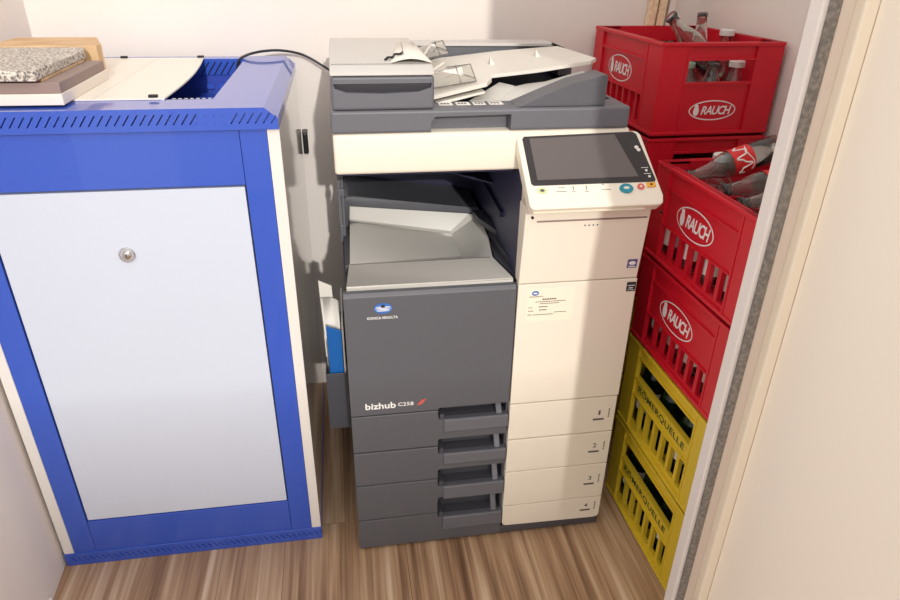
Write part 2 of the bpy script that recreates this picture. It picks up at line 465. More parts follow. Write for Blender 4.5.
b = BM(); add_prism(b, [(-.690, .545), (-.520, .545), (-.476, .42), (-.476, .385), (-.690, .385)], 'z', ZT, ZT+.0595, bev=.002)
tag(obj('wood_block', b, M['woodblock']), 'pale wooden block behind the granite tile on the blue cabinet', 'block')

# ------------------------------------------------------------------ black cable
b = BM(); add_tube(b, spline([(-.232, .672, .99), (-.237, .66, 1.03), (-.229, .655, 1.062), (-.205, .66, 1.076), (-.165, .68, 1.082), (-.12, .70, 1.080), (-.07, .715, 1.067), (-.02, .705, 1.040), (.01, .69, 1.022), (.05, .64, 1.0)]), .0032, 8)
tag(obj('power_cable', b, M['cable'], smooth=True), 'thin black cable arching from the blue cabinet top to the copier', 'cable')

# ------------------------------------------------------------------ copier
cp = thing('copier', 'floor-standing charcoal and cream office photocopier with tilted touch screen', 'photocopier', (0, 0, 0))
CW = .615; XD = .3565
ch = BM()
add_box(ch, .004, CW-.004, .012, .60, .028, .684, bev=.002)
obj('chassis', ch, M['dark2'], cp)
ch = BM(); add_box(ch, .36, CW-.004, .031, .60, .702, .934); obj('upper_chassis', ch, M['cream'], cp)
b = BM(); add_box(b, 0, CW-.003, .001, .60, .006, .030, bev=.003); obj('base', b, M['dark2'], cp)
for (x, y) in ((.03, .03), (.58, .03), (.03, .57), (.58, .57)):
    w = BM(); add_lathe(w, [(0, 0), (.014, 0), (.014, .007), (0, .007)], 16, mtx=Matrix.Translation((x, y, 0))); obj('foot', w, M['black'], cp)

def handle(par, xl, xr, ztop, zmid, zbot):
    """recess walls and the grip lip of a cassette"""
    g = BM()
    add_prism(g, [(-.0045, zbot+.002), (-.0025, zbot), (-.0005, zbot), (-.0005, zmid-.004), (.006, zmid-.004), (.006, zmid-.001), (-.0015, zmid), (-.0045, zmid-.002)], 'x', xl+.0135, xr+.002, bev=.0008)
    obj('grip', g, M['adf_dark'], par)
    c = BM(); add_box(c, xl+.003, xr-.002, .0435, .0448, zmid-.003, ztop+.009)
    add_box(c, xl+.003, xr-.002, .0145, .0435, zmid-.0035, zmid-.0025)
    obj('recess', c, M['navy2'] if zmid < .08 else M['dark2'], par)
    k = BM(); add_prism(k, [(.004, zmid-.002), (.020, zmid-.002), (.044, ztop+.002), (.035, ztop+.002)], 'x', xr-.024, xr-.011, bev=.001)
    obj('latch', k, M['adf_dark'], par)
    k = BM(); add_box(k, xl+.004, xl+.014, .004, .04, zmid-.004, zmid+.010, bev=.001); obj('catch', k, M['dark2'], par)

rows = [(.4095, .3095), (.3065, .2105), (.2080, .1010), (.0985, .008)]
hand = [(.4185, .385, .350), (.329, .2865, .255), (.239, .186, .1465), (.1505, .0865, .0455)]
HXL, HXR = .1925, .3515
cutters = [(HXL, HXR, h[2]+.001 if i == 9 else h[1], h[0]) for i, h in enumerate(hand)]
for i, (z1, z0) in enumerate(rows):
    dn = obj('paper_drawer', bx(.0005, XD-.0035, 0, .014, z0, z1, bev=.002), M['dark'], cp)
    cb = BM()
    for h in hand[i:i+2]:
        add_box(cb, HXL, HXR+.0037, -.02, .03, h[1]-.0007, h[0]+.0003, bev=.005)
    cut(dn, cb)
    # housing pocket edge wall kept behind: front of the recess
    zr0 = z0 if i < 3 else .034
    wh = BM()
    if i < 3: add_box(wh, XD, CW-.003, -.002, .014, zr0, z1, bev=.0015)
    else:
        add_prism(wh, [(XD, z1), (XD, zr0+.010), (XD+.003, zr0+.003), (XD+.010, zr0), (CW-.016, zr0-.005), (CW-.006, zr0-.002), (CW-.003, zr0+.006), (CW-.003, z1)], 'y', -.002, .014, bev=.0015)
    fp = obj('front_panel', wh, M['cream'], dn)
    if i < 3: pass
    zc = (.372, .2745, .171, .0800)[i]
    t = text_bm(str(i+1), .0085 if i else .0045, .0130, bold=.006, mtx=frame_mtx((.5735, -.0021, zc-.006), (1, 0, 0), (0, 0, 1)))
    add_box(t, .5595, .586, -.0025, -.0019, zc-.0275+(.003 if i == 3 else 0), zc-.0225+(.003 if i == 3 else 0))
    for k in range(4): add_box(t, .5955, .5985, -.0023, -.0019, zc-.0215+k*.0068, zc-.0170+k*.0068)
    obj('number', t, M['ink'], fp)
    handle(dn, HXL, HXR, *hand[i])
cb = BM()
for h in hand: add_box(cb, HXL+.002, HXR-.001, -.02, .045, h[1]-.004, h[0]+.010)
cut([o for o in cp.children if o.name.startswith('chassis')][0], cb)

# charcoal front door
fd = BM(); add_prism(fd, [(0, .4125), (.016, .4125), (.016, .712), (.0045, .712), (-.001, .704), (-.0015, .4145)], 'x', .0005, XD-.003, bev=.0012)
fd = obj('front_door', fd, M['dark'], cp)
cb = BM(); add_box(cb, HXL, HXR+.0037, -.02, .03, hand[0][1]-.0007, hand[0][0]+.0003, bev=.005); cut(fd, cb)
face = frame_mtx((0, -.0016, 0), (1, 0, 0), (0, 0, 1))
t = text_bm('bizhub', .066, .0165, bold=.022, mtx=face @ Matrix.Translation((.0655, .4375, 0)))
obj('lettering', t, M['white'], fd)
t = text_bm('C258', .034, .0095, bold=.012, mtx=face @ Matrix.Translation((.1205, .4375, 0)), space=1.05)
obj('lettering', t, M['white'], fd)
t = BM(); add_prism(t, [(.144, .431), (.156, .434), (.1665, .447), (.156, .445)], 'y', -.0022, -.0014); obj('red_slash', t, M['logo_red'], fd)
t = BM(); add_ellipse(t, .0785, .678, .0185, .0120, .0004, face)
gl = obj('globe_emblem', t, M['logo_blue'], fd)
t = BM()
for k, (dz, w) in enumerate(((-.0055, .026), (-.0025, .031), (.0005, .033), (.0035, .030))):
    add_ellipse(t, .0785, .678+dz, w/2, .0009, .0003, face, z0=.0004, n=20)
obj('emblem_stripe', t, M['white'], gl)
t = BM(); add_ellipse(t, .0785, .6830, .0045, .0035, .0003, face, z0=.0008, n=20); obj('emblem_dot', t, M['inkdark'], gl)
t = text_bm('KONICA MINOLTA', .062, .0060, bold=.014, mtx=face @ Matrix.Translation((.077, .6565, 0))); obj('lettering', t, M['white'], fd)

# cream covers
rc = obj('right_cover', bx(XD, CW-.001, -.002, .016, .4125, .7125, bev=.0015), M['cream'], cp)
st = obj('sticker', bx(.376, .479, -.0026, -.002, .624, .7005), M['labelp'], rc)
s2 = frame_mtx((0, -.0027, 0), (1, 0, 0), (0, 0, 1))
t = BM(); add_ellipse(t, .3935, .6915, .0075, .0055, .0003, s2); obj('emblem', t, M['logo_blue'], st)
t = BM(); add_ellipse(t, .3935, .6915, .0045, .0018, .0003, s2, z0=.0003); obj('emblem_stripe', t, M['white'], st)
t = text_bm('KONICA MINOLTA', .030, .0024, bold=.01, mtx=s2 @ Matrix.Translation((.396, .6835, 0)))
for (x, z, w, h) in ((.425, .6765, .030, .0026), (.428, .6710, .066, .0014), (.426, .6665, .042, .0014), (.385, .6580, .009, .0014), (.413, .6590, .020, .0018),
                     (.387, .6500, .012, .0014), (.413, .6515, .017, .0020), (.385, .6410, .010, .0014), (.414, .6405, .044, .0014), (.451, .6445, .028, .0014)):
    nb = max(2, int(w/.0045))      # print too small to read: short word-like dashes
    for k in range(nb): add_box(t, x-w/2+k*w/nb, x-w/2+(k+.78)*w/nb, -.0030, -.0026, z-h/2, z+h/2)
obj('small_print', t, M['inkdark'], st)
e = obj('energy_label', bx(.592, .612, -.0028, -.002, .683, .7045), M['inkdark'], rc)
t = BM()
add_box(t, .5945, .6095, -.0033, -.0028, .696, .6975); add_box(t, .597, .606, -.0033, -.0028, .690, .692); add_box(t, .5945, .6095, -.0033, -.0028, .686, .6868)
obj('label_mark', t, M['white'], e)
uc = BM(); add_prism(uc, [(-.002, .7145), (-.018, .878), (-.015, .884), (.03, .884), (.03, .7145)], 'x', XD, CW-.003, bev=.002)
uc = obj('toner_cover', uc, M['cream'], cp)
tilt = frame_mtx((0, -.0024, .7145), (1, 0, 0), (0, -.016, .1635))
def onuc(bm, x0, x1, v0, v1, th=.0005): add_box(bm, x0, x1, v0, v1, -.0002, th, mtx=tilt)
t = BM(); onuc(t, .380, .606, .139, .1425); obj('groove', t, M['taupe'], uc)
t = BM()
for k in range(4): add_ellipse(t, .479+k*.0085, .1285, .0018, .0014, .0006, tilt, n=10)
obj('indicator', t, M['inkdark'], uc)
t = BM(); onuc(t, .584, .605, .025, .045); pl_ = obj('toner_label', t, M['purple'], uc)
t = BM(); add_ellipse(t, .5945, .0365, .0075, .0045, .0009, tilt, n=16); add_box(t, .587, .602, .0275, .0295, 0, .0009, mtx=tilt); obj('label_mark', t, M['white'], pl_)

# control panel
pm = Matrix.Identity(4)
PMW = frame_mtx((0, -.055, .893), (1, 0, 0), Vector((0, .1, .11)).normalized())
def pbox(x0, x1, v0, v1, n0, n1, bev=0, seg=2):
    b = BM(); add_box(b, x0, x1, v0, v1, n0, n1, bev=bev, seg=seg, mtx=pm); return b
def rrect(x0, x1, y0, y1, r, n=5):
    o_ = []
    for cx, cy, a0 in ((x1-r, y1-r, 0), (x0+r, y1-r, 90), (x0+r, y0+r, 180), (x1-r, y0+r, 270)):
        for k in range(n+1):
            a = math.radians(a0+90*k/n); o_.append((cx+r*math.cos(a), cy+r*math.sin(a)))
    return o_
b = BM()
ol = [(.3535, .158), (.357, .166), (.364, .1685), (.596, .1745), (.604, .172), (.609, .164), (.621, .022), (.617, .006), (.610, .001), (.360, .001), (.3545, .008)]
add_prism(b, ol, 'z', -.026, 0, bev=.003, mtx=pm)
pnl = obj('control_panel', b, M['cream'], cp)
b = BM(); add_prism(b, [(-.050, .884), (-.040, .884), (.055, .94), (.055, .975), (-.03, .89)], 'x', .362, .582); obj('panel_support', b, M['cream'], cp)
b = BM(); sc_ol = [(.364, .160), (.368, .1655), (.592, .1715), (.599, .166), (.6135, .057), (.6105, .0525), (.369, .0525), (.3645, .057)]
add_prism(b, sc_ol, 'z', -.001, .0012, bev=.0006, mtx=pm); scr = obj('touch_screen', b, M['screen_frame'], pnl)
b = BM(); add_prism(b, [(.378, .160), (.553, .1655), (.580, .0655), (.378, .0645)], 'z', .0008, .0016, mtx=pm); obj('display', b, M['screen'], scr)
def pdisc(name, x, v, rx, ry, m, th=.003, par=pnl, z0=0):
    b = BM(); add_ellipse(b, x, v, rx, ry, th, pm, n=24, z0=z0); return obj(name, b, m, par)
bt = pdisc('start_button', .549, .039, .0135, .0105, M['teal'])
pdisc('button_light', .549, .040, .006, .003, M['cap'], .0005, bt, .003)
bt = pdisc('stop_button', .579, .042, .0070, .0065, M['coral']); pdisc('button_mark', .579, .042, .0022, .0028, M['cap'], .0005, bt, .003)
bt = obj('reset_button', pbox(.592, .610, .040, .051, 0, .0025, bev=.001), M['yellow'], pnl); pdisc('button_mark', .601, .046, .0028, .0022, M['inkdark'], .0005, bt, .0025)
bt = pdisc('power_button', .383, .041, .0095, .0065, M['green'], .002); pdisc('button_mark', .383, .041, .0045, .003, M['ink'], .0005, bt, .002)
for a in ((.410, .430, .0375, .0385), (.415, .428, .046, .047), (.444, .4455, .040, .049), (.440, .448, .036, .037), (.470, .4715, .040, .049), (.466, .474, .036, .037), (.500, .518, .0385, .0395), (.503, .507, .050, .0515)):
    obj('panel_mark', pbox(a[0], a[1], a[2], a[3], 0, .0005), M['ink'], pnl)
for (x, v, rr) in ((.5915, .133, .0042), (.5945, .127, .0038), (.599, .0785, .0026), (.602, .0645, .0026)):
    pdisc('screen_key', x, v, rr, rr, M['cap'], .001, scr, .001)
obj('screen_mark', pbox(.590, .604, .0845, .0855, .001, .0018), M['cap'], scr)
obj('screen_mark', pbox(.5925, .6065, .0705, .0715, .001, .0018), M['cap'], scr)
def place_panel(o_):
    for v in o_.data.vertices:
        x, y, z = v.co
        v.co = PMW @ Vector((x*(1-.1345*y), .9272*y-.1233*y*y, z))
    for c in o_.children: place_panel(c)
bpy.context.view_layer.update()
place_panel(pnl)
for x in (.3575, .6105):
    t = BM()
    add_lathe(t, [(0, 0), (.0028, 0), (.0028, .003), (0, .003)], 12, mtx=frame_mtx((x, -.0575, .880), (1, 0, 0), (0, 0, 1)))
    obj('hinge_pin', t, M['black'], pnl)

# scanner body
b = BM(); add_box(b, .001, .575, .05, .585, .9385, 1.0155, bev=.007, seg=3); sb = obj('scanner_body', b, M['cream'], cp, smooth=True)
# output bay
obj('bay_back', bx(.002, .36, .52, .56, .70, .938), M['navy'], cp)
obj('bay_ceiling', bx(.004, .36, .06, .52, .9345, .938), M['navy'], cp)
b = BM()
for (x, r) in ((.004, .0035), (.011, .0022)): add_box(b, x-r, x+r, .30, .31, .70, .938)
add_box(b, -.001, .016, .295, .315, .815, .832, bev=.002); add_box(b, .001, .009, .297, .313, .715, .745, bev=.002)
obj('bay_post', b, M['adf_dark'], cp)
# pale output tray
b = BM()
def V(*p): return b.verts.new(p)
A0, A1 = V(.0085, .022, .7185), V(.350, .022, .7185)
A0b, A1b = V(.0085, .022, .700), V(.350, .022, .700)
B0, B1 = V(.0165, .128, .7195), V(.330, .128, .7195)
B2 = V(.300, .128, .7195)
C0, C1 = V(.018, .134, .7165), V(.270, .134, .702)
D0, D1 = V(.024, .335, .7370), V(.272, .335, .6935)
G0, G1 = V(.024, .345, .7410), V(.272, .345, .6975)
E0, E1 = V(.026, .352, .7700), V(.318, .352, .7390)
H1 = V(.340, .346, .7350); K1 = V(.338, .22, .7320)
for f in ((A0b, A1b, A1, A0), (A0, A1, B1, B2, B0), (B0, B2, C1, C0), (D0, D1, G1, G0), (G0, G1, E1, E0), (C1, B2, B1, K1), (C1, K1, D1), (D1, K1, H1), (D1, H1, E1, G1)):
    b.faces.new(f)
NG = 8
gr = [[C0.co.lerp(C1.co, i_/NG).lerp(D0.co.lerp(D1.co, i_/NG), j_/NG) for i_ in range(NG+1)] for j_ in range(NG+1)]
gv = [[V(*p) for p in row] for row in gr]
for j_ in range(NG):
    for i_ in range(NG): b.faces.new((gv[j_][i_], gv[j_][i_+1], gv[j_+1][i_+1], gv[j_+1][i_]))
bmesh.ops.remove_doubles(b, verts=b.verts[:], dist=1e-5)
bmesh.ops.recalc_face_normals(b, faces=b.faces[:])
for f in b.faces:
    if f.normal.z < -.1: f.normal_flip()
tr = obj('output_tray', b, M['tray'], cp, smooth=True)
md = tr.modifiers.new('solid', 'SOLIDIFY'); md.thickness = .004; md.offset = -1
md = tr.modifiers.new('bev', 'BEVEL'); md.width = .0015; md.segments = 2; md.limit_method = 'ANGLE'
obj('tray_seam', bx(.018, .325, .1255, .127, .7196, .7200), M['ink'], tr)
# charcoal block behind and left of the tray
b = BM()
add_prism(b, [(.008, .700), (.008, .778), (.012, .788), (.022, .7935), (.040, .793), (.30, .757), (.345, .750), (.345, .700)], 'y', .356, .515, bev=.003)
obj('rear_block', b, M['dark'], cp, smooth=True)
obj('left_rim', bx(.0075, .022, .13, .37, .70, .7160, bev=.002), M['dark2'], cp)
# charcoal stepped cover right of the tray
b = BM()
def prof(pts, y0_, y1_): add_prism(b, pts, 'y', y0_, y1_, bev=.002)
add_prism(b, [(.3355, .135), (.3425, .225), (.3415, .30), (.3570, .30), (.3570, .03)], 'z', .700, .7185, bev=.0012)
add_prism(b, [(.3445, .225), (.3430, .354), (.3568, .354), (.3568, .09)], 'z', .7190, .7330, bev=.0015)
add_prism(b, [(.330, .300), (.326, .354), (.3565, .354), (.3565, .21)], 'z', .7335, .7480, bev=.0015)
obj('side_step', b, M['dark2'], cp)
b = BM(); add_prism(b, [(.235, .40), (.355, .26), (.357, .50), (.30, .52)], 'z', .842, .846); obj('paper_flap', b, M['navy2'], cp)
b = BM(); add_prism(b, [(.519, .701), (.032, .701), (.032, .933), (.519, .933)], 'x', .3573, .3598); obj('bay_wall', b, M['navy2'], cp)
b = BM(); add_prism(b, [(.49, .76), (.30, .762), (.16, .80), (.16, .812), (.49, .83)], 'x', .3490, .3570); obj('bay_rib', b, M['navy'], cp)
b = BM(); add_lathe(b, [(0, 0), (.004, 0), (.004, .002), (0, .002)], 12, mtx=frame_mtx((.3570, .13, .845), (0, -1, 0), (0, 0, 1))); obj('bay_screw', b, M['chrome'], cp)

# document feeder
ab = BM(); add_box(ab, -.001, .569, .048, .585, 1.0160, 1.0570, bev=.005, seg=3); fb = obj('feeder_base', ab, M['adf_dark'], cp, smooth=False)
cb = BM(); add_prism(cb, [(.182, 1.010), (.182, 1.034), (.190, 1.0445), (.334, 1.0465), (.334, 1.010)], 'y', .02, .078); add_box(cb, .205, .555, .12, .50, 1.045, 1.07); cut(fb, cb)
ff = BM()
add_box(ff, .004, .1885, .052, .50, 1.0575, 1.1165, bev=.005, seg=3)
fe = obj('feeder_unit', ff, M['adf_dark'], cp)
cb = BM(); add_prism(cb, [(.008, 1.104), (.010, 1.096), (.030, 1.089), (.095, 1.0865), (.160, 1.089), (.182, 1.096), (.184, 1.104)], 'y', .03, .066); cut(fe, cb)
gb = BM(); add_prism(gb, [(.066, 1.1165), (.066, 1.085), (.058, 1.10), (.054, 1.1165)], 'x', .012, .182); obj('grip_recess', gb, M['dark2'], fe)
ld = BM(); add_prism(ld, [(.050, 1.1175), (.052, 1.1235), (.070, 1.1325), (.49, 1.1335), (.505, 1.127), (.505, 1.1175)], 'x', .003, .1880, bev=.0025)
ld = obj('feeder_lid', ld, M['lid'], fe, smooth=True)
obj('lid_seam', bx(.006, .186, .083, .0845, 1.1327, 1.1331), M['ink'], ld)
# raised flap on the lid, seen with an opening below it
b = BM()
n = 10
for k in range(n):
    t0, t1 = k/n, (k+1)/n
    def h(t): return 1.1335+.008*math.sin(PI*t)
    x0_, x1_ = .112+.078*t0, .112+.078*t1
    v = [b.verts.new(p) for p in ((x0_, .09, h(t0)), (x1_, .09, h(t1)), (.150+.040*t1, .40, 1.1340+.004*math.sin(PI*t1)), (.150+.040*t0, .40, 1.1340+.004*math.sin(PI*t0)))]
    b.faces.new(v)
bmesh.ops.remove_doubles(b, verts=b.verts[:], dist=1e-5)
fl = obj('lid_flap', b, M['traylight'], ld, smooth=True)
md = fl.modifiers.new('s', 'SOLIDIFY'); md.thickness = .0012
t = BM()
add_tube(t, spline([(.106, .125, 1.1345), (.113, .145, 1.136), (.120, .130, 1.138), (.126, .155, 1.140), (.136, .145, 1.142), (.142, .165, 1.1425)], 4), .0022, 6)
obj('flap_mark', t, M['black'], fl)
t = BM()
for k in range(5): add_tube(t, [(.142+k*.007, .14+.0*k, 1.1414-.0012*k), (.158+k*.006, .37, 1.1375)], .0004, 4)
obj('flap_line', t, M['ink'], fl)
# back rail
b = BM(); add_box(b, .19, .572, .515, .580, 1.0575, 1.1120, bev=.004); rail = obj('rear_rail', b, M['adf_dark'], cp)
b = BM(); add_prism(b, [(.188, 1.1125), (.188, 1.118), (.548, 1.118), (.575, 1.106), (.580, 1.098), (.575, 1.098), (.548, 1.1125)], 'y', .508, .588, bev=.0015); obj('rail_cap', b, M['lid'], rail)
b = BM(); add_prism(b, [(.545, 1.120), (.575, 1.109), (.584, 1.096), (.578, 1.094), (.566, 1.106), (.545, 1.115)], 'y', .500, .512, bev=.001); obj('rubber_stop', b, M['black'], rail)
obj('rail_slot', bx(.262, .268, .506, .515, 1.090, 1.108), M['black'], rail)
b = BM(); add_box(b, .003, .188, .505, .585, 1.0575, 1.112, bev=.004); obj('rear_cover', b, M['lid'], cp)
# document tray, rising to the right
b = BM()
top = [(.196, .118, 1.069), (.300, .118, 1.092), (.316, .150, 1.0945), (.322, .190, 1.0955), (.420, .192, 1.105), (.536, .200, 1.1195), (.556, .225, 1.121), (.548, .47, 1.116), (.40, .49, 1.103), (.262, .49, 1.088), (.196, .45, 1.080)]
T = [b.verts.new(p) for p in top]; Bt = [b.verts.new((p[0], p[1], p[2]-.007)) for p in top]
b.faces.new(T); b.faces.new(list(reversed(Bt)))
for i in range(len(T)): b.faces.new((T[i], Bt[i], Bt[(i+1) % len(T)], T[(i+1) % len(T)]))
bmesh.ops.recalc_face_normals(b, faces=b.faces[:])
bmesh.ops.triangulate(b, faces=[f for f in b.faces if len(f.verts) > 4])
dt = obj('document_tray', b, M['traylight'], cp)
b = BM(); add_prism(b, [(.196, 1.050), (.296, 1.073), (.296, 1.077), (.196, 1.056)], 'y', .112, .20, bev=.001); obj('tray_lip', b, M['traylight'], dt)
t = BM()
for (x, y, z) in ((.345, .30, 1.099), (.455, .33, 1.110)):
    t = BM(); v = [t.verts.new(p) for p in ((x, y, z-.003), (x+.012, y, z-.002), (x+.002, y+.012, z+.014), (x, y+.03, z-.003), (x+.012, y+.03, z-.002))]
    for f in ((0, 1, 2), (0, 2, 3), (1, 4, 2), (3, 2, 4), (0, 3, 4, 1)): t.faces.new([v[i] for i in f])
    bmesh.ops.recalc_face_normals(t, faces=t.faces[:]); obj('paper_stop', t, M['traylight'], dt)
# transparent paper guides
def guide(x0_, x1_, y0_, y1_, z0_, z1_):
    b = BM(); v = [b.verts.new(p) for p in ((x0_, y0_, z0_), (x1_, y0_+.004, z0_+.012), (x1_, y1_, z1_+.006), (x0_+.035, y1_, z1_), (x0_, y1_-.03, z1_-.006))]
    b.faces.new(v); g = obj('paper_guide', b, M['clear'], dt)
    m_ = g.modifiers.new('s', 'SOLIDIFY'); m_.thickness = .0018
    t = BM()
    add_tube(t, [(x0_, y0_, z0_), (x1_, y0_+.004, z0_+.012), (x1_, y1_, z1_+.006), (x0_+.035, y1_, z1_)], .0011, 5)
    xm = (x0_+x1_)/2+.012; add_tube(t, [(xm, y0_+.002, z0_+.0085), (xm, y1_, z1_+.004)], .0008, 5)
    add_tube(t, [(x0_+.03, y0_+.03, z0_+.014), (xm, (y0_+y1_)/2+.01, (z0_+z1_)/2+.008), (x1_, y0_+.012, z0_+.016)], .0007, 5)
    obj('guide_rib', t, M['ink'], g)
guide(.198, .283, .135, .205, 1.080, 1.108)
guide(.200, .262, .345, .445, 1.104, 1.126)
for q_ in ([(.200, .215, 1.096), (.238, .265, 1.108)], [(.208, .36, 1.112), (.236, .44, 1.124)]):
    b = BM(); add_tube(b, q_, .003, 6); obj('guide_bar', b, M['traylight'], dt)
# lower output floor with stepped pale ramps, wedge at right
obj('output_floor', bx(.206, .554, .121, .499, 1.0455, 1.0495), M['navy'], cp)
b = BM()
def poly(b, pts, dz=.006):
    a = [b.verts.new(p) for p in pts]; c = [b.verts.new((p[0], p[1], p[2]-dz)) for p in pts]
    b.faces.new(a); b.faces.new(list(reversed(c)))
    for i in range(len(a)): b.faces.new((a[i], c[i], c[(i+1) % len(a)], a[(i+1) % len(a)]))
    bmesh.ops.recalc_face_normals(b, faces=b.faces[:])
poly(b, [(.270, .135, 1.056), (.330, .125, 1.057), (.372, .185, 1.074), (.345, .205, 1.078)])
poly(b, [(.330, .122, 1.058), (.400, .122, 1.059), (.440, .20, 1.079), (.40, .205, 1.074), (.372, .187, 1.072)])
poly(b, [(.400, .122, 1.060), (.53, .122, 1.085), (.52, .20, 1.100), (.440, .20, 1.079)])
obj('output_ramp', b, M['tray'], cp)
b = BM(); add_prism(b, [(.345, 1.0572), (.52, 1.0572), (.520, 1.1125), (.512, 1.114), (.455, 1.100), (.40, 1.079)], 'y', .058, .118, bev=.0015); obj('output_wedge', b, M['dark'], cp)
for i, (x0_, x1_) in enumerate(((.203, .229), (.236, .263), (.269, .293), (.300, .327))):
    s = obj('instruction_label', bx(x0_, x1_, .086, .112, 1.0571, 1.0580), M['paper'], fb)
    t = BM()
    for k in range(3): add_box(t, x0_+.004+k*.006, x0_+.008+k*.006, .092, .104, 1.0580, 1.0582)
    obj('label_mark', t, M['ink'], s)
b = BM(); add_box(b, .530, .566, .40, .56, 1.0575, 1.078, bev=.003); obj('feeder_hinge', b, M['adf_dark'], cp)

# ------------------------------------------------------------------ document holder at the copier's left side and its magazines
dh = BM()
hx0, hx1, hy0, hy1, hz0, hz1 = -.052, -.002, .115, .36, .295, .452
add_box(dh, hx0, hx1, hy0, hy0+.003, hz0, hz1, bev=.001); add_box(dh, hx0, hx1, hy1-.003, hy1, hz0, hz1+.03, bev=.001)
add_box(dh, hx0, hx0+.003, hy0+.003, hy1-.003, hz0, hz1, bev=.001); add_box(dh, hx1-.003, hx1, hy0+.003, hy1-.003, hz0, hz1+.02, bev=.001)
add_box(dh, hx0+.003, hx1-.003, hy0+.003, hy1-.003, hz0, hz0+.003)
obj('document_holder', dh, M['holder'], cp)
def mag(pts, y0_, y1_, m, label, name='magazine'):
    b = BM(); add_prism(b, pts, 'y', y0_, y1_, bev=.0008)
    return tag(obj(name, b, m), label, 'magazine', None)
mag([(-.040, .30), (-.012, .30), (-.010, .560), (-.043, .575)], .122, .126, M['bluepaper'], 'blue magazine cover standing foremost in the dark document holder')
mag([(-.009, .30), (-.0055, .30), (-.0050, .580), (-.0090, .580)], .122, .30, M['paper'], 'white booklet standing against the copier side in the document holder')
b = BM()
pg = spline([(-.046, .14, 0), (-.034, .150, 0), (-.022, .150, 0), (-.012, .14, 0)], 4)
for k in range(len(pg)-1):
    p, q = pg[k], pg[k+1]
    v = [b.verts.new(c) for c in ((p.x, p.y-.010, .540), (q.x, q.y-.010, .530), (q.x, q.y+.03, .620-.25*(q.x+.046)), (p.x-.006, p.y+.03, .620-.25*(p.x+.046)))]
    b.faces.new(v)
bmesh.ops.remove_doubles(b, verts=b.verts[:], dist=1e-5)
cv = obj('magazine', b, M['paper'], smooth=True); m_ = cv.modifiers.new('s', 'SOLIDIFY'); m_.thickness = .0015
tag(cv, 'white magazine with a curled top page in the document holder', 'magazine')
mag([(-.048, .30), (-.018, .30), (-.026, .640), (-.055, .655)], .19, .194, M['paper'], 'tall white leaflet standing behind the curled magazine in the document holder', 'leaflet')
mag([(-.047, .30), (-.030, .30), (-.036, .600), (-.050, .610)], .25, .254, M['lid'], 'grey leaflet rearmost in the dark document holder', 'leaflet')

# black clamp on the wall in the gap
ck = thing('cable_clamp', 'small black clamp on the back wall between cabinet and copier', 'clamp', (-.078, YB, .80))
obj('clamp_body', bx(-.0135, .000, -.022, 0, 0, .058, bev=.003), M['black'], ck)
obj('clamp_cap', bx(-.0140, .001, -.024, 0, .0585, .066, bev=.002), M['ink'], ck)

